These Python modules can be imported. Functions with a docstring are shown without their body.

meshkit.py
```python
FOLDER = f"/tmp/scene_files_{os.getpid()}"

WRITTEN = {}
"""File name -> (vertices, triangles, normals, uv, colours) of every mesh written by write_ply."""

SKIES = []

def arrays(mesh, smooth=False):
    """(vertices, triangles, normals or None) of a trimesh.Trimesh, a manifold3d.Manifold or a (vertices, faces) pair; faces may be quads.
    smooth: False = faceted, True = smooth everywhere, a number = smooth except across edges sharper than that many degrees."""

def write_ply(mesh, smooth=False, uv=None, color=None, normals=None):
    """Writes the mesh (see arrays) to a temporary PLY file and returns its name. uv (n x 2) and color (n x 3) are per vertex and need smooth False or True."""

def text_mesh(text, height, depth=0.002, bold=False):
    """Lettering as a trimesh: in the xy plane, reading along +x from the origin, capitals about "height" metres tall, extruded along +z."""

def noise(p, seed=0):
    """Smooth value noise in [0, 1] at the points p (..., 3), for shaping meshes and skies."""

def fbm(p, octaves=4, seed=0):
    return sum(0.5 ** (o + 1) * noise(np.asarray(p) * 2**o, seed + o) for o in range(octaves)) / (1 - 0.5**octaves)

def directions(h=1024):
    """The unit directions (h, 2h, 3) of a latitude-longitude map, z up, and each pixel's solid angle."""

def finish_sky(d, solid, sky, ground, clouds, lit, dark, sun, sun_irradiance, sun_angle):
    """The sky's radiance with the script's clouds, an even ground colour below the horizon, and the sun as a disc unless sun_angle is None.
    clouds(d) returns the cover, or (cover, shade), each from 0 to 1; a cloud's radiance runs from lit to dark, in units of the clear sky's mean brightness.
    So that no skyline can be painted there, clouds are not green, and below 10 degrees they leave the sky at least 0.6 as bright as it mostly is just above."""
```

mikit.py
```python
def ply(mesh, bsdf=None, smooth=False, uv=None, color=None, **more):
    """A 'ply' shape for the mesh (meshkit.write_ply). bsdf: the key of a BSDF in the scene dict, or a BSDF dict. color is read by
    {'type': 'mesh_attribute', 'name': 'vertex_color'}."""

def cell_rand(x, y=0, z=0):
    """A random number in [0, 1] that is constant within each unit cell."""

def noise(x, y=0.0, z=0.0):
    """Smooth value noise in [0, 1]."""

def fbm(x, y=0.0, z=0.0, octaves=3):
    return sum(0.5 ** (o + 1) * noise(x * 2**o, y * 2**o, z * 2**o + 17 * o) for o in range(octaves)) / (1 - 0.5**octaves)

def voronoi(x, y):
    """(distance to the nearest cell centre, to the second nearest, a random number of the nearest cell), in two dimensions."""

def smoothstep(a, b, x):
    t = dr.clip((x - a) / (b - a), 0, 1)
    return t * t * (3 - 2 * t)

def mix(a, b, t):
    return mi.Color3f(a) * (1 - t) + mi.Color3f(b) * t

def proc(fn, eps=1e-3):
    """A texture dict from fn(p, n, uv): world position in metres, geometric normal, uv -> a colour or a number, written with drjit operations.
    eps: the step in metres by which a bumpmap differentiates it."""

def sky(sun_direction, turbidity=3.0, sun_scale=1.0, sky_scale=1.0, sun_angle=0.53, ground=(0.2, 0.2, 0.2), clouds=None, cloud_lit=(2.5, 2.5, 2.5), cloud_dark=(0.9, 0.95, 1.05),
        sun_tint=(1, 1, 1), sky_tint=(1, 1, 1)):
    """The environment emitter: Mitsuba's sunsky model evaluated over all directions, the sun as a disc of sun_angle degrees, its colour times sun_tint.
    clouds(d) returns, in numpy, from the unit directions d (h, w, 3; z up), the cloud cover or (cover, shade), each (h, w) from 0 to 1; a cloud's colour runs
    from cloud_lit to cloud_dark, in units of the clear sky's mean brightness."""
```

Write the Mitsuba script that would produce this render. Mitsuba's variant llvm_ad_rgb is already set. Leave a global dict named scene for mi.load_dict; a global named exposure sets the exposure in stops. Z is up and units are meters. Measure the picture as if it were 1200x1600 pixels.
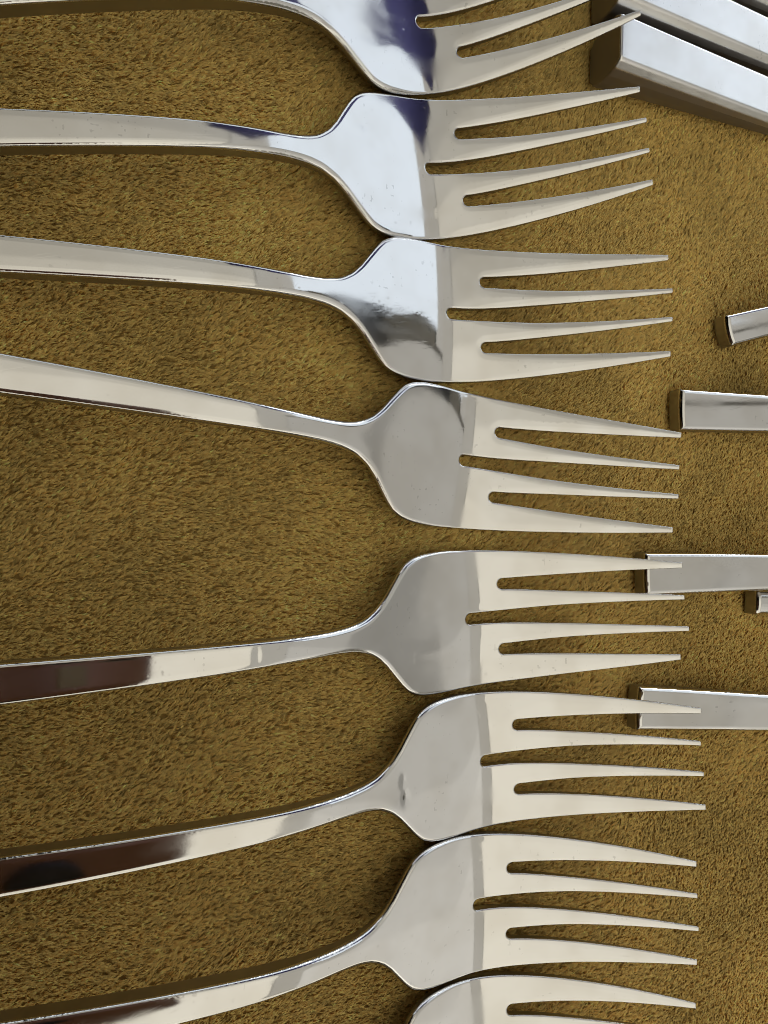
import math, random
import numpy as np, trimesh, mitsuba as mi, drjit as dr, mikit, meshkit
from scipy.interpolate import CubicSpline, PchipInterpolator
from scipy.spatial import Delaunay, cKDTree
from shapely import Polygon, Point, contains_xy
from shapely.ops import unary_union

T = mi.ScalarTransform4f
MM = 0.001
scene, labels = {}, {}
exposure = 0.0

# ------------------------------------------------------------------ camera (all lengths in mm, times MM)
def rot(a, b, c):
    ca, sa, cb, sb, cc, sc = math.cos(a), math.sin(a), math.cos(b), math.sin(b), math.cos(c), math.sin(c)
    return np.array([[cc, -sc, 0], [sc, cc, 0], [0, 0, 1]]) @ np.array([[cb, 0, sb], [0, 1, 0], [-sb, 0, cb]]) @ np.array([[1, 0, 0], [0, ca, -sa], [0, sa, ca]])

CAM = np.array([-30.0, 45.0, 115.696])
RC = rot(0.0197722, -0.332598, 0)
scene['camera'] = {'type': 'perspective', 'fov': 2 * math.degrees(math.atan(800 / 1093.634)), 'fov_axis': 'y', 'near_clip': 0.002, 'far_clip': 20.0,
                   'to_world': T().look_at(origin=(CAM * MM).tolist(), target=((CAM - 100 * RC[:, 2]) * MM).tolist(), up=RC[:, 1].tolist())}

# ------------------------------------------------------------------ light: what the room around the cloth gives (soft daylight)
def panel(name, centre, normal, up, w, h, rgb):
    """A flat luminous panel, w x h metres, facing along normal."""
    c, n = np.array(centre, float), np.array(normal, float)
    scene[name] = {'type': 'rectangle', 'to_world': T().look_at(origin=c.tolist(), target=(c + n).tolist(), up=list(up)) @ T().scale([w / 2, h / 2, 1]),
                   'emitter': {'type': 'area', 'radiance': {'type': 'rgb', 'value': list(rgb)}},
                   'bsdf': {'type': 'diffuse', 'reflectance': {'type': 'rgb', 'value': [0.2, 0.2, 0.2]}}}
    labels[name] = {'kind': 'structure'}

WARM = np.array([1.0, 0.94, 0.80])
# pale ceiling as glowing strips in place of bounced light, brightest away from the blue window (+y)
for nm, y0, y1, L in (('ceiling_glow', -2.6, -0.75, 0.74), ('ceiling_glow_001', -0.75, 0.05, 0.71), ('ceiling_glow_002', 0.05, 0.55, 0.64), ('ceiling_glow_003', 0.55, 0.85, 0.52), ('ceiling_glow_004', 0.85, 1.20, 0.41), ('ceiling_glow_005', 1.20, 3.2, 0.32)):
    panel(nm, (-0.0375, (y0 + y1) / 2, 2.2), (0, 0, -1), (0, 1, 0), 1.925, y1 - y0, L * WARM)
# the wall to the right as glowing panels for its grey daylight, paler towards the lower right; a pale glowing wall at the bottom
GREY = np.array([1, 0.965, 0.89])
panel('wall_glow', (1.46, 0.05, 1.54), (-1, 0, 0), (0, 0, 1), 0.9, 1.30, 0.35 * GREY)
panel('wall_glow_001', (1.46, -0.60, 1.52), (-1, 0, 0), (0, 0, 1), 0.4, 1.34, 0.42 * GREY)
panel('wall_glow_005', (1.46, -0.95, 1.48), (-1, 0, 0), (0, 0, 1), 0.3, 1.42, 0.48 * GREY)
panel('wall_glow_006', (1.46, -1.80, 1.42), (-1, 0, 0), (0, 0, 1), 1.4, 1.54, 0.54 * GREY)
panel('wall_glow_007', (1.46, -0.15, 0.77), (-1, 0, 0), (0, 0, 1), 1.3, 0.24, 0.22 * GREY)
panel('wall_glow_002', (1.20, 0.0, 2.2), (0, 0, -1), (0, 1, 0), 0.52, 5.0, 0.35 * np.array([1, 0.95, 0.84]))
panel('wall_glow_003', (1.46, 1.85, 1.97), (-1, 0, 0), (0, 0, 1), 2.6, 0.46, 0.36 * np.array([1, 0.96, 0.88]))
panel('wall_glow_004', (0.0, -2.62, 1.52), (0, 1, 0), (0, 0, 1), 3.2, 1.36, 0.72 * WARM)
# a window beyond the upper right corner: pale sky above, brighter below; and a warm one low at the bottom
panel('window_light', (1.40, 1.95, 1.10), (-1, 0, 0), (0, 0, 1), 2.6, 1.26, 0.86 * np.array([0.86, 0.95, 1.06]))
panel('window_light_001', (1.40, 1.95, 0.32), (-1, 0, 0), (0, 0, 1), 2.6, 0.30, 4.5 * np.array([0.90, 0.96, 1.06]))
panel('window_light_003', (0.2, 3.2, 1.0), (0, -1, 0), (0, 0, 1), 2.4, 1.2, 0.86 * np.array([0.86, 0.95, 1.06]))
panel('window_light_002', (0.10, -1.7, 0.60), (0, 1, 0), (0, 0, 1), 2.6, 0.4, 1.1 * WARM)

# ------------------------------------------------------------------ materials
def grain(p, n, uv):
    q = p * 1000.0
    smear = mikit.fbm(q.x * 0.12 + 3, q.y * 0.30, q.z * 0.12, 3)
    spot = mikit.smoothstep(0.78, 0.86, mikit.fbm(q.x * 1.1 + 40, q.y * 1.1, q.z * 0.4, 2))
    return 0.06 + 0.08 * mikit.smoothstep(0.35, 0.8, smear) + 0.14 * spot + 0.20 * (1 - mikit.smoothstep(0.10, 0.30, n.z))
# small dents and nicks: x, y in mm, radius along and across, depth in mm
DENTS = [(11.3, 2.5, 0.45, 0.8, 0.05), (11.8, -0.2, 0.45, 0.8, 0.06), (3.6, 112.1, 0.9, 0.35, 0.035), (5.1, 110.9, 1.1, 0.35, -0.03), (27.6, 22.4, 0.25, 1.2, 0.03), (27.2, 30.5, 0.3, 0.3, 0.03),
         (28.2, 14.0, 0.3, 0.3, 0.04), (25.6, 68.5, 0.5, 0.4, 0.05), (21.5, 82.0, 0.4, 0.3, 0.03), (28.2, -10.9, 0.3, 0.3, 0.03), (-14.2, 26.2, 0.4, 0.9, 0.025), (18.7, 100.5, 0.3, 0.7, 0.03), (41.2, -32.3, 0.4, 0.3, 0.02)]
def waves(p, n, uv):
    q = p * 1000.0
    dent = mi.Float(0)
    for x, y, a, b, h in DENTS:
        dent += h * dr.exp(-0.5 * (dr.square((q.x - x) / a) + dr.square((q.y - y) / b)))
    worn = dr.exp(-dr.square((q.x - 12.0) / 5.5) - dr.square((q.y - 81.5) / 5.0))     # the scuffed patch on the third bowl
    a = mikit.noise((q.x + 0.25 * q.y) * 0.22 + 9, (q.y - 0.25 * q.x) * 5.0, 0.0)
    b = mikit.noise((q.x * 0.7 + q.y) * 0.3 + 5, (q.x - 0.7 * q.y) * 4.5, 3.0)
    scratch = mikit.smoothstep(0.86, 0.97, a) + mikit.smoothstep(0.90, 0.98, b)
    return 1e-3 * (0.0015 * mikit.fbm(q.x * 0.22, q.y * 0.22, q.z * 0.22, 2) + 0.00018 * mikit.noise(q.x * 3.1, q.y * 3.1, q.z * 3.1) - 0.0009 * scratch - dent + worn * (0.010 * mikit.fbm(q.x * 0.55 + 3, q.y * 1.0, 0.0, 3) + 0.002 * mikit.noise(q.x * 4.0, q.y * 2.0, 0.0)))
def tarnish_and_shade(p, n, uv):
    q = p * 1000.0
    m = mikit.fbm(q.x * 0.16 + 11, q.y * 0.16, q.z * 0.16, 3)
    f = mikit.smoothstep(0.80, 0.90, mikit.noise(q.x * 2.3 + 7, q.y * 2.3, q.z * 2.3)) * mikit.smoothstep(0.5, 0.75, mikit.fbm(q.x * 0.2 + 70, q.y * 0.2, q.z * 0.2, 2))
    side = 1 - mikit.smoothstep(0.10, 0.30, n.z)          # duller sides and back, darkened in colour to stand in for their dark reflections
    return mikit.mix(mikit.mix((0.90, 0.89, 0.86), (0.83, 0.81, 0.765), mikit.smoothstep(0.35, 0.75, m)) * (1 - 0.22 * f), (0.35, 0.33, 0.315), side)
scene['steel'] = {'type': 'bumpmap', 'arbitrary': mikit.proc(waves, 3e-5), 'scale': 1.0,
                  'bsdf': {'type': 'principled', 'base_color': mikit.proc(tarnish_and_shade), 'metallic': 1.0, 'roughness': mikit.proc(grain, 1e-5)}}
def satin(p, n, uv):
    q = p * 1000.0
    return 0.20 + 0.14 * mikit.fbm(q.x * 0.5, q.y * 0.5, q.z * 0.5, 3) + 0.25 * (1 - mikit.smoothstep(0.10, 0.30, n.z))
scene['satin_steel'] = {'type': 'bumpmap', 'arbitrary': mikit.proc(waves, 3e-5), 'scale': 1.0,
                        'bsdf': {'type': 'principled', 'base_color': mikit.proc(tarnish_and_shade), 'metallic': 1.0, 'roughness': mikit.proc(satin, 1e-5)}}
scene['nap'] = {'type': 'twosided', 'bsdf': {'type': 'principled', 'base_color': {'type': 'mesh_attribute', 'name': 'vertex_color'}, 'roughness': 0.75, 'specular': 0.25}}
scene['backing'] = {'type': 'twosided', 'bsdf': {'type': 'diffuse', 'reflectance': {'type': 'rgb', 'value': [0.34, 0.22, 0.06]}}}
scene['navy_matte'] = {'type': 'twosided', 'bsdf': {'type': 'diffuse', 'reflectance': {'type': 'rgb', 'value': [0.11, 0.10, 0.23]}}}
scene['plaster'] = {'type': 'diffuse', 'reflectance': {'type': 'rgb', 'value': [0.62, 0.60, 0.55]}}
scene['dark_matte'] = {'type': 'twosided', 'bsdf': {'type': 'diffuse', 'reflectance': {'type': 'rgb', 'value': [0.04, 0.04, 0.045]}}}
scene['maroon_case'] = {'type': 'principled', 'base_color': {'type': 'rgb', 'value': [0.25, 0.155, 0.17]}, 'metallic': 0.5, 'roughness': 0.22}
scene['lens_glass'] = {'type': 'principled', 'base_color': {'type': 'rgb', 'value': [0.01, 0.01, 0.012]}, 'roughness': 0.05}

# ------------------------------------------------------------------ the cloth: backing sheet + pile
rng = np.random.default_rng(7)
gx, gy = np.meshgrid(np.linspace(-220, 330, 56), np.linspace(-220, 330, 56), indexing='ij')
idx = np.arange(56 * 56).reshape(56, 56)
quads = np.stack([idx[:-1, :-1], idx[1:, :-1], idx[1:, 1:], idx[:-1, 1:]], -1).reshape(-1, 4)
scene['velvet_cloth'] = mikit.ply((np.stack([gx, gy, 0 * gx - 0.75], -1).reshape(-1, 3) * MM, quads), 'backing', smooth=True)
labels['velvet_cloth'] = {'kind': 'structure', 'label': 'mustard brown velvet cloth with short brushed pile under all the cutlery'}

def pile(px, py, k, seed):
    """Tufts of k strands on a jittered grid (px, py apart); every strand a bent pointed ribbon with its own lie and tone."""
    r = np.random.default_rng(seed)
    gx, gy = np.meshgrid(np.arange(-62, 112, px), np.arange(-76, 176, py), indexing='ij')
    gx = gx + (np.arange(gx.shape[1]) % 2)[None, :] * px / 2
    C = np.column_stack([gx.ravel(), gy.ravel()])
    keep = (C[:, 1] < 131 + 0.26 * (C[:, 0] + 50)) & (C[:, 1] > -34 - 0.24 * (C[:, 0] + 50))      # what the picture can see, and a margin
    row = (np.arange(gx.shape[1]) % 2 == 0)[None, :] & np.ones(gx.shape, bool)
    keep &= ~(row.ravel() & (r.random(len(C)) < 0.13 - 0.09 * np.clip((C[:, 0] - 20) / 50, 0, 1)))        # pits between the loops of the weave
    C = C[keep]; n = len(C)
    C = np.column_stack([C + r.normal(0, 0.13, (n, 2)), np.zeros(n)])
    nz = lambda s, j, sy=None: meshkit.fbm(np.stack([C[:, 0] * s, C[:, 1] * (sy or s), 0 * C[:, 0]], -1), 3, j)
    right = np.clip((C[:, 0] - 20) / 50, 0, 1)
    # lie of the nap: slanting up to the right on the left, upright on the right of the cloth
    ang = np.radians(24 + 52 * right + 75 * (nz(0.045, 1) - 0.5) + 45 * (nz(0.3, 2) - 0.5)) + r.normal(0, 0.10, n)
    lift = np.clip(0.62 + 0.25 * (nz(0.4, 4) - 0.5) + 0.10 * (1 - right) + r.normal(0, 0.09, n), 0.2, 1.1)
    tone = np.where(r.random(n) < 0.10, 0.68, 1.0) * (0.88 + 0.24 * r.random(n)) * (0.72 + 0.56 * nz(0.055, 9))
    rep = lambda a: np.repeat(a, k, 0)
    N = n * k
    P = rep(C) + np.column_stack([r.normal(0, 0.12, N), r.normal(0, 0.12, N), np.full(N, -0.85)])
    ang = rep(ang) + r.normal(0, 0.20, N)
    L = r.uniform(0.7, 1.5, N) * (1 - 0.15 * rep(right)); w = r.uniform(0.13, 0.29, N); lift = rep(lift) * r.uniform(0.7, 1.15, N)
    d = np.stack([np.cos(ang), np.sin(ang), 0 * ang], -1); s = np.stack([-np.sin(ang), np.cos(ang), 0 * ang], -1)
    tilt = r.normal(0, 0.45, N)
    up = np.array([0, 0, 1.0])
    s = s * np.cos(tilt)[:, None] + up * np.sin(tilt)[:, None]
    bend = s * (r.normal(0, 0.10, N) * L)[:, None]
    q1 = P + d * (L * 0.45)[:, None] + up * (lift * 0.88)[:, None] + bend
    q2 = P + d * L[:, None] + up * lift[:, None]
    h = s * w[:, None] / 2
    V = np.stack([P - h, P + h, q1 - h, q1 + h, q2], 1).reshape(-1, 3)
    b = (np.arange(N) * 5)[:, None]
    Ft = np.concatenate([b + [0, 1, 3], b + [0, 3, 2], b + [2, 3, 4]])
    tone = rep(tone) * (1 + (1 - 0.5 * rep(right)) * r.uniform(-0.20, 0.20, N)) * np.where(r.random(N) < 0.04, 1.45, 1.0)
    hue = r.normal(0, 0.02, (N, 1))
    col = np.clip(tone[:, None] * np.array([0.80, 0.570, 0.172]) * (1 + hue * [0.6, 1, 1.8]), 0, 0.92)
    return V, Ft, np.repeat(col, 5, 0)

V, Fq, col = pile(0.46, 0.56, 4, 3)
print('pile triangles', len(Fq))
scene['velvet_cloth__pile'] = mikit.ply((V * MM, Fq), 'nap', smooth=False, color=col)
labels['velvet_cloth__pile'] = {'kind': 'stuff'}

# ------------------------------------------------------------------ the phone, the wall and added dark panels around the cloth (seen only mirrored in the metal)
def slab(x0, x1, y0, y1, z0, z1, bev):
    import manifold3d as m3
    return m3.Manifold.batch_boolean([m3.Manifold.sphere(bev, 24).translate([x, y, z]) for x in (x0 + bev, x1 - bev) for y in (y0 + bev, y1 - bev) for z in (z0 + bev, z1 - bev)], m3.OpType.Add).hull()
M = np.eye(4); M[:3, :3] = RC; M[:3, 3] = CAM * MM
ph = slab(-61, 14, -142, 11, 2.5, 11, 3.5)
scene['phone'] = mikit.ply(ph.scale([MM] * 3), 'maroon_case', smooth=40, to_world=T(M.tolist()))
labels['phone'] = {'kind': 'structure'}
scene['phone__camera_plate'] = mikit.ply(slab(-27, 9, -27, 9, 0.9, 4, 1.4).scale([MM] * 3), 'maroon_case', smooth=40, to_world=T(M.tolist()))
for i, (lx, ly) in enumerate(((0, -18), (-18, -9))):
    rg = trimesh.creation.annulus(6.2, 7.6, 2.4).apply_translation([lx, ly, 0.9]); rg.apply_scale(MM)
    gl = trimesh.creation.cylinder(6.3, 1.6, sections=48).apply_translation([lx, ly, 0.9]); gl.apply_scale(MM)
    sfx = f'_{i:03d}' if i else ''
    scene['phone__lens_ring' + sfx] = mikit.ply(rg, 'satin_steel', smooth=40, to_world=T(M.tolist()))
    scene['phone__lens' + sfx] = mikit.ply(gl, 'lens_glass', smooth=40, to_world=T(M.tolist()))
scene['phone__added_dark_disc'] = mikit.ply(trimesh.creation.cylinder(13, 7, sections=64).apply_translation([-38, -108, -0.5]).apply_scale(MM), 'dark_matte', smooth=40, to_world=T(M.tolist()))  # black disc added for the dark break mirrored in a handle
scene['phone__added_grey_plate'] = mikit.ply(slab(-20, -10, -52, -36, 1.9, 4, 0.8).scale([MM] * 3), 'satin_steel', smooth=40, to_world=T(M.tolist()))  # grey plate added for the paler patch mirrored in a handle
scene['added_dark_panel'] = mikit.ply(trimesh.creation.extrude_polygon(Polygon([(0.27, 0.75), (0.60, 0.72), (0.95, 1.06), (1.36, 1.50), (1.36, 1.95), (0.27, 1.95)]), 0.01).apply_translation([0, 0, 1.0]), 'navy_matte')  # unseen navy panel, outline shaped for the blue reflection in the bowls
yy = np.linspace(0.45, 0.64, 40)
fold = Polygon(np.vstack([np.column_stack([1.33 + 0.012 * np.sin(yy * 260), yy]), np.column_stack([1.345 + 0.012 * np.sin(yy * 260), yy])[::-1]]))
scene['added_dark_panel_001'] = mikit.ply(trimesh.creation.extrude_polygon(fold, 0.65).apply_translation([0, 0, 0.45]), 'dark_matte')  # unseen dark strip, added for the dark edge mirrored in the third bowl
scene['wall'] = mikit.ply(trimesh.creation.box(bounds=[[1.5, -3.0, -0.2], [1.52, 3.4, 2.3]]), 'plaster')
labels['wall'] = {'kind': 'structure'}
for k in ('added_dark_panel', 'added_dark_panel_001'): labels[k] = {'kind': 'structure'}

# ------------------------------------------------------------------ stamped metal: a plate with an outline, a height line and rounded edges
def stamped(poly, ztop, thick, edge, dish=lambda u: 0 * u, crown=lambda u: 0 * u, soft=lambda u: 0 * u, under=lambda u: 0 * u, fine=0.22, coarse=0.6):
    """(vertices, faces, normals): plate over the polygon in (u, v); ztop, thick, edge radius and dish are functions of u."""
    def ring_pts(g, step):
        out = []
        for q in (g.geoms if hasattr(g, 'geoms') else [g]):
            for line in [q.exterior, *q.interiors]:
                n = max(6, int(line.length / step))
                out.append(np.array([line.interpolate(t / n, normalized=True).coords[0] for t in range(n)]))
        return out
    dens = [np.array(l) for l in ring_pts(poly, 0.04)]
    D = np.vstack(dens)
    Nrm = []
    for l in dens:
        t = np.roll(l, -1, 0) - np.roll(l, 1, 0); t /= np.linalg.norm(t, axis=1, keepdims=True) + 1e-12
        Nrm.append(np.stack([-t[:, 1], t[:, 0]], -1))
    Nrm = np.vstack(Nrm)
    ins = contains_xy(poly, *(D + 0.01 * Nrm).T)
    Nrm[~ins] *= -1                                    # inward normals
    tree = cKDTree(D)
    rings = [np.vstack(ring_pts(poly, fine))]
    nb = len(rings[0])
    for d in (0.02, 0.05, 0.09, 0.14, 0.22, 0.35, 0.52, 0.75, 1.0, 1.3):
        g = poly.buffer(-d)
        if not g.is_empty:
            rings.append(np.vstack(ring_pts(g, fine * (1 + d * 0.6))))
    u0, v0, u1, v1 = poly.bounds
    a, b = np.meshgrid(np.arange(u0, u1, coarse), np.arange(v0, v1, coarse), indexing='ij')
    b = b + (np.arange(a.shape[0]) % 2)[:, None] * coarse / 2
    I = np.stack([a.ravel(), b.ravel()], -1)
    I = I[contains_xy(poly, I[:, 0], I[:, 1])]
    I = I[tree.query(I)[0] > 1.55]
    P = np.vstack(rings + [I])
    F = Delaunay(P).simplices
    cen = P[F].mean(1)
    F = F[contains_xy(poly, cen[:, 0], cen[:, 1])]
    e1, e2 = P[F[:, 1]] - P[F[:, 0]], P[F[:, 2]] - P[F[:, 0]]
    ar = e1[:, 0] * e2[:, 1] - e1[:, 1] * e2[:, 0]
    F = F[np.abs(ar) > 1e-7]; ar = ar[np.abs(ar) > 1e-7]
    F[ar < 0] = F[ar < 0][:, ::-1]
    d, j = tree.query(P)
    d[:nb] = 0
    g2 = np.where((d > 1e-3)[:, None], (P - D[j]) / np.maximum(d, 1e-9)[:, None], Nrm[j])
    def surf(P, d, side):
        u, v = P[:, 0], P[:, 1]
        t, r = thick(u), edge(u)
        rr = np.minimum(r, t * 0.45) if side > 0 else np.minimum(np.maximum(r, 0.5), t * 0.45)
        x = np.clip(1 - d / np.maximum(r if side > 0 else np.maximum(r, .5), 1e-6), 0, 1)
        drop = rr * (1 - np.sqrt(np.maximum(1 - x * x, 0)))
        slope = rr / (r if side > 0 else np.maximum(r, .5)) * x / np.sqrt(np.maximum(1 - x * x, 2e-3))
        z = ztop(u) + dish(u) * v * v - crown(u) * v * v - (0 if side > 0 else t)
        if side > 0:                                     # a soft fall towards the edge
            g = np.maximum(np.where(u < -10, 1.05, 1.5) - d, 0)
            z = z - soft(u) * g * g * (d < 5)
            slope = slope + 2 * soft(u) * g
        return z - side * drop, slope
    h = 0.02
    out = []
    for side in (1, -1):
        z, slope = surf(P, d, side)
        deep = d + 10
        gu = (surf(P + [h, 0], deep, side)[0] - surf(P - [h, 0], deep, side)[0]) / (2 * h)
        gv = (surf(P + [0, h], deep, side)[0] - surf(P - [0, h], deep, side)[0]) / (2 * h)
        gu, gv = gu + side * slope * g2[:, 0], gv + side * slope * g2[:, 1]
        n = side * np.stack([-gu, -gv, np.ones_like(gu)], -1)
        out.append((np.column_stack([P, z]), n / np.linalg.norm(n, axis=1, keepdims=True)))
    (Vt, Nt), (Vb, Nb) = out
    shrink = np.clip(1.2 * np.exp(-d / 1.2), 0, None) * under(Vb[:, 0])
    Vb[:, :2] += g2 * shrink[:, None]
    # the wall between the two rims
    walls, at = [], 0
    WV, WN, WF = [], [], []
    for l in ring_pts(poly, fine):
        n = len(l); i = np.arange(at, at + n); k = np.roll(i, -1)
        nn = -g2[i]
        nn3 = np.column_stack([nn, -1.2 * under(P[i, 0]) / np.maximum(thick(P[i, 0]), 0.3)])
        nn3 /= np.linalg.norm(nn3, axis=1, keepdims=True)
        o = len(WV) * 0 + sum(len(x) for x in WV)
        WV.append(np.vstack([Vt[i], Vb[i]])); WN.append(np.vstack([nn3, nn3]))
        a0, a1 = o + np.arange(n), o + np.roll(np.arange(n), -1)
        f = np.vstack([np.stack([a0, a0 + n, a1], -1), np.stack([a1, a0 + n, a1 + n], -1)])
        W = np.vstack(WV)
        fn = np.cross(W[f[0, 1]] - W[f[0, 0]], W[f[0, 2]] - W[f[0, 0]])
        if fn @ nn3[0] < 0: f = f[:, ::-1]
        WF.append(f); at += n
    Wv, Wn, Wf = np.vstack(WV), np.vstack(WN), np.vstack(WF)
    m = len(P)
    return np.vstack([Vt, Vb, Wv]), np.vstack([F, F[:, ::-1] + m, Wf + 2 * m]), np.vstack([Nt, Nb, Wn])

def part(mesh, keep, bsdf):
    """A ply dict with the faces whose centroid satisfies keep(u, v), with the whole plate's normals (so the pieces join seamlessly)."""
    V, F, N = mesh
    c = V[F].mean(1)
    f = F[keep(c[:, 0], c[:, 1])]
    used, inv = np.unique(f, return_inverse=True)
    path = meshkit.write_ply((V[used] * MM, inv.reshape(-1, 3)), normals=N[used])
    return {'type': 'ply', 'filename': path, 'face_normals': False, 'bsdf': {'type': 'ref', 'id': bsdf}}

def pose(x, y, yaw, pitch, roll, z=0.0):
    M = np.eye(4); M[:3, :3] = rot(roll, -pitch, yaw); M[:3, 3] = np.array([x, y, z]) * MM
    return T(M.tolist())

# ------------------------------------------------------------------ forks
half = np.array([(-160, 4.15), (-138, 3.8), (-100, 3.1), (-75, 2.72), (-55, 2.32), (-43, 2.08), (-35, 1.93), (-28, 1.95), (-24.2, 2.2), (-21.5, 2.75), (-19, 4.0), (-17.2, 5.6), (-15.3, 7.9),
                 (-13.5, 10.0), (-12.3, 11.05), (-10.2, 11.95), (-7.8, 12.35), (-4, 12.5), (0, 12.35), (5, 12.1), (11, 11.7), (20, 10.9), (28, 10.05), (34, 9.28), (36.6, 8.92)])
hw = PchipInterpolator(half[:, 0], half[:, 1])
us = np.concatenate([np.arange(-160, -30, 1.0), np.arange(-30, 36.6, 0.25), [36.6]])
def fork_outline():
    body = Polygon(np.vstack([np.column_stack([us, hw(us)]), np.column_stack([us, -hw(us)])[::-1]]))
    def slot(u0, lo, hi, r):
        uu = np.linspace(u0 + r, 37.5, 50)
        s = Polygon(np.vstack([np.column_stack([uu, hi(uu)]), np.column_stack([uu, lo(uu)])[::-1]]))
        return s.union(Point(u0 + r, (lo(u0 + r) + hi(u0 + r)) / 2).buffer(r, 24))
    i_hi = PchipInterpolator([0, 7.07, 11, 16.4, 26.5, 36.6, 40], [6.8, 6.88, 7.0, 7.2, 7.62, 7.96, 8.1])
    i_lo = PchipInterpolator([0, 7.6, 11, 16.3, 26.4, 36.9, 40], [5.05, 4.95, 4.75, 4.35, 3.72, 3.08, 2.9])
    c_hi = PchipInterpolator([0, 1, 5, 11, 16.3, 26.4, 36.9, 40], [0.98, 0.98, 1.04, 1.3, 1.58, 1.98, 2.30, 2.38])
    neg = lambda f: (lambda u: -f(u))
    cut = unary_union([slot(6.35, i_lo, i_hi, 0.96), slot(6.35, neg(i_hi), neg(i_lo), 0.96), slot(0.0, neg(c_hi), c_hi, 0.98)])
    return body.difference(cut).buffer(-0.12, 8).buffer(0.12, 8)

ZU = np.array([-160, -140, -115, -90, -70, -50, -30, -15, -7, 0.0, 6.4, 14, 22, 30, 36.6])
ZZ = np.array([3.0, 5.2, 8.8, 11.4, 12.87, 13.16, 11.08, 5.99, 3.6, 2.2, 2.75, 4.9, 8.2, 12.2, 16.0])
ztop = CubicSpline(ZU, ZZ)
thick = PchipInterpolator([-160, -120, -60, -26, -16, -6, 5, 20, 37], [2.6, 3.0, 3.4, 3.2, 2.4, 2.0, 1.9, 1.5, 0.8])
edge = PchipInterpolator([-160, -60, -40, -30, -22, -16, -10, -4, 1, 37], [0.4, 0.4, 0.5, 0.9, 1.1, 1.0, 0.8, 0.5, 0.35, 0.18])
dish = PchipInterpolator([-170, -24, -14, -6, 4, 14, 40], [0, 0, -0.002, -0.003, -0.002, -0.0005, 0])
crown = PchipInterpolator([-170, -60, -26, -18, 40], [0.006, 0.006, 0.02, 0, 0])
soft = PchipInterpolator([-170, -50, -32, -22, 1, 9, 20, 40], [0.14, 0.14, 0.08, 0, 0, 0.05, 0.11, 0.08])
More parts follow.
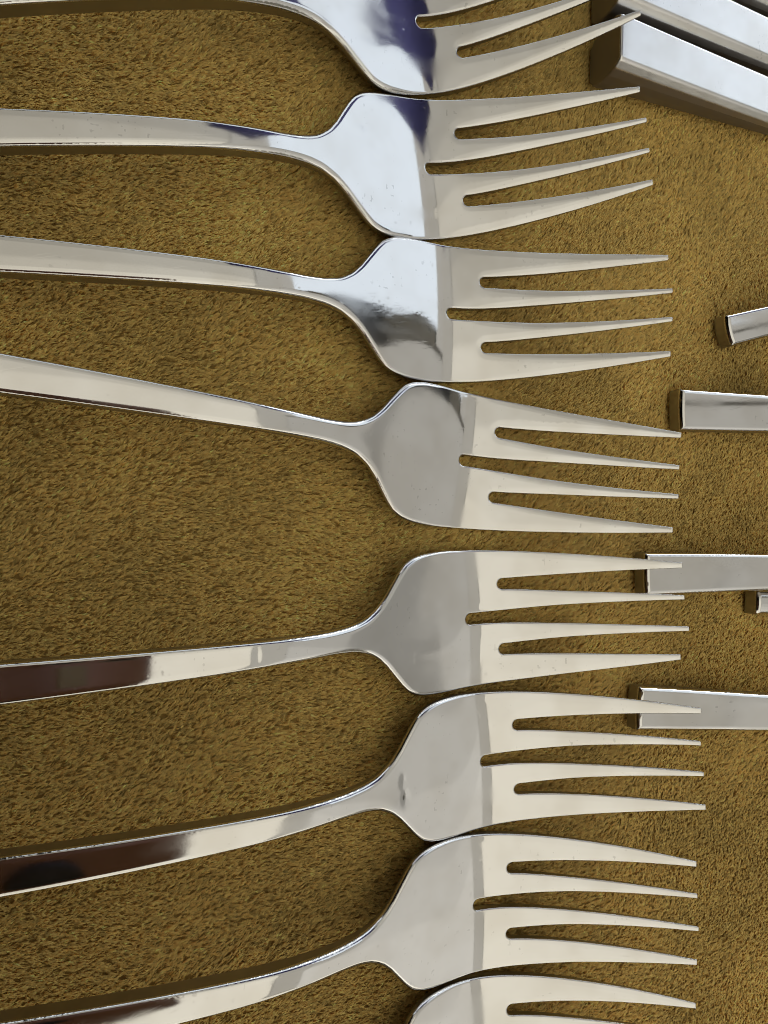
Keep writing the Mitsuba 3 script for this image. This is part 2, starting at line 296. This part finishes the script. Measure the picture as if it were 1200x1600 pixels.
fork_mesh = stamped(fork_outline(), ztop, thick, edge, dish, crown, soft, PchipInterpolator([-170, -30, -18, -5, 3, 40], [0.1, 0.1, 0.15, 0.1, 0.05, 0]))
S2 = 6.35
BANDS = ((6, 20), (0, 6), (-6, 0), (-20, -6))
# years of use: how far each tine tip of each fork is bent along and across, in mm
BENT = [((0, 0), (0, 0), (0, 0), (-0.18, 0.04)), ((-0.15, -0.5), (0.55, 0.03), (0.27, 0.1), (-0.05, 0.16)), ((0, 0.08), (0.48, -0.1), (0.39, 0.3), (-0.21, -0.1)), ((-0.14, 0.02), (0.22, 0.02), (0.18, 0.14), (-0.06, -0.12)),
        ((0.18, 0.02), (0.34, 0), (0.94, -0.29), (-1.24, 0.64)), ((-0.38, 0.2), (0.36, -0.31), (0.29, -0.23), (0.21, -0.27)), ((0.1, -0.1), (0.12, 0.15), (0.15, -0.07), (0.1, -0.32)), ((-0.16, -0.06), (0.1, 0.1), (-0.1, 0), (0, 0))]
def bent_fork(i):
    V, F, N = fork_mesh
    V = V.copy()
    t = np.clip((V[:, 0] - S2) / 30.25, 0, None)
    rg = np.random.default_rng(50 + i)
    for (lo, hi), (du, dv) in zip(BANDS, BENT[i]):
        m = (V[:, 0] > S2) & (fork_mesh[0][:, 1] >= lo) & (fork_mesh[0][:, 1] < hi)
        V[m, 0] += du * t[m]; V[m, 1] += dv * t[m] ** 2; V[m, 2] += rg.normal(0, 0.25) * t[m] ** 2
    return V, F, N

FORKS = [((15.3695, 134.1539, 0.2708, -0.0049, 0.0011), 'dinner fork highest in the picture, its upper half cut off, tip over the knife handles'),
         ((17.1027, 108.3963, 0.1561, 0.0024, 0.0272), 'dinner fork with dark blue reflection on its bowl, second fork from the top'),
         ((21.2479, 82.9492, 0.0195, 0.0282, -0.0033), 'dinner fork lying third from the top, its bowl half white and half dark'),
         ((23.5367, 56.8766, -0.112, -0.0158, -0.0014), 'dinner fork tilted down to the right, its tines pointing just below a handle end'),
         ((24.6741, 28.3529, 0.0444, -0.0358, 0.0337), 'dinner fork whose top two tines reach over a flat silver handle'),
         ((27.636, 2.8576, 0.0501, 0.0192, 0.0501), 'dinner fork third from the bottom with dark maroon reflection along its handle'),
         ((26.1249, -22.4251, -0.0029, 0.008, 0.0266), 'dinner fork second from the bottom, its handle leaving at the lower left corner'),
         ((26.1423, -47.9082, 0.0025, -0.0026, -0.0012), 'dinner fork lowest in the picture, mostly cut off by the bottom edge')]
for i, (ps, lab) in enumerate(FORKS):
    k = 'dinner_fork' + (f'_{i:03d}' if i else '')
    M = pose(*ps)
    fm = bent_fork(i)
    scene[k + '__handle'] = {**part(fm, lambda u, v: u < -21, 'steel'), 'to_world': M}
    scene[k + '__bowl'] = {**part(fm, lambda u, v: (u >= -21) & (u < S2), 'steel'), 'to_world': M}
    for j, (lo, hi) in enumerate(BANDS):
        scene[k + '__tine' + (f'_{j:03d}' if j else '')] = {**part(fm, lambda u, v: (u >= S2) & (v >= lo) & (v < hi), 'steel'), 'to_world': M}
    labels[k] = {'label': lab, 'category': 'fork', 'group': 'dinner forks side by side on the cloth'}

# ------------------------------------------------------------------ handles of other pieces, coming in from the right
def handle_piece(width, end_round, crown_k):
    """A flat handle, its square end at u = 0, running to a narrow neck at u = 118."""
    f = PchipInterpolator([0, 22, 60, 95, 118], [width / 2, width / 2 * 0.92, width / 2 * 0.72, width / 2 * 0.52, width / 2 * 0.48])
    uu = np.arange(0, 118.1, 1.0)
    body = Polygon(np.vstack([np.column_stack([uu, f(uu)]), np.column_stack([uu, -f(uu)])[::-1]]))
    body = body.buffer(-0.35).buffer(0.35)
    if end_round:
        body = body.intersection(Point(end_round, 0).buffer(end_round, 96).union(Polygon([(end_round, -9), (130, -9), (130, 9), (end_round, 9)])))
    zt = CubicSpline([0, 20, 45, 70, 90, 118], [4.1, 6.0, 8.9, 11.0, 11.7, 9.0])
    return stamped(body, zt, PchipInterpolator([0, 30, 118], [3.9, 3.6, 3.2]), lambda u: 0.9 + 0 * u, crown=lambda u: crown_k + 0 * u, fine=0.22)
everything = lambda u, v: u > -1e9
big = part(handle_piece(8.3, 30, 0.006), everything, 'steel')
small = part(handle_piece(6.4, 9, 0.012), everything, 'steel')
tiny = part(handle_piece(5.2, 7, 0.11), everything, 'steel')
HANDLES = [(small, (83.1, 85.0, 0.27, 0, 0), 'slightly tilted silver cutlery handle with rounded end, highest of those along the right edge'),
           (big, (70.9, 68.2, 0.0, 0, 0), 'square-ended silver cutlery handle level with the fork that tilts downward'),
           (big, (62.1, 35.6, 0.0, 0, 0), 'square-ended silver cutlery handle beneath two raised fork tines, with a narrower handle below it'),
           (tiny, (90.2, 29.2, -0.04, 0, 0), 'narrow silver handle tip peeping out just under a wider handle at the right edge'),
           (big, (60.2, 9.9, -0.09, 0, 0), 'square-ended silver cutlery handle lowest on the right, beneath a single fork tine')]
for i, (pl, ps, lab) in enumerate(HANDLES):
    k = 'cutlery_handle' + (f'_{i:03d}' if i else '')
    scene[k] = {**pl, 'to_world': pose(*ps, z=0.0)}
    labels[k] = {'label': lab, 'category': 'cutlery handle', 'group': 'cutlery handles along the right edge'}

# ------------------------------------------------------------------ hollow knife handles in the upper right corner
def knife_handle():
    """Eight-sided hollow handle: end at u = 0, lofted from rounded sections."""
    sec = np.array([(-4.2, 10.0), (4.2, 10.0), (5.1, 8.3), (5.35, 6.3), (5.2, 4.0), (4.5, 1.4), (3.3, 0.3), (-3.3, 0.3), (-4.5, 1.4), (-5.2, 4.0), (-5.35, 6.3), (-5.1, 8.3)])
    poly = Polygon(sec).buffer(-0.7).buffer(0.7, 10)
    ring = np.array(poly.exterior.coords)[:-1]
    L = poly.exterior.length
    pts = np.array([poly.exterior.interpolate(t / 160 * L).coords[0] for t in range(160)])
    c = np.array([0, 5.4])
    V = []
    us_ = [(0, 0.93), (0.06, 0.955), (0.16, 0.975), (0.32, 0.99), (0.6, 1.0)] + [(u, 1.0 - 0.0016 * u) for u in np.linspace(2, 95, 30)]
    for u, s in us_:
        q = c + (pts - c) * s
        q[:, 1] = 0.6 + (q[:, 1] - 0.6) * (1 - 0.0085 * u)
        V.append(np.column_stack([np.full(160, u), q]))
    V = np.vstack(V)
    n = 160; a = np.arange(n); b = np.roll(a, -1)
    F = []
    for k in range(len(us_) - 1):
        F += [np.stack([k * n + a, k * n + b, (k + 1) * n + a], -1), np.stack([k * n + b, (k + 1) * n + b, (k + 1) * n + a], -1)]
    V = np.vstack([V, [[0, *c], [95, *c]]])
    F += [np.stack([b, a, np.full(n, len(V) - 2)], -1), np.stack([(len(us_) - 1) * n + a, (len(us_) - 1) * n + b, np.full(n, len(V) - 1)], -1)]
    m = trimesh.Trimesh(V, np.vstack(F), process=False)
    if m.volume < 0: m.invert()
    return m
km = knife_handle(); km.apply_scale(MM)
kd = mikit.ply(km, 'satin_steel', smooth=30)
KNIVES = [((52.6, 135.2, -0.036, 0, 0), 'thick silver knife handle nearest the forks in the upper right corner'),
          ((53.0, 147.5, -0.033, 0, 0), 'thick silver knife handle in the middle of the upper right stack'),
          ((60.0, 159.4, -0.035, 0, 0), 'thick silver knife handle of which only a sliver shows in the very corner')]
for i, (ps, lab) in enumerate(KNIVES):
    k = 'table_knife_handle' + (f'_{i:03d}' if i else '')
    scene[k] = {**kd, 'to_world': pose(*ps)}
    labels[k] = {'label': lab, 'category': 'knife handle', 'group': 'knife handles side by side in the corner'}
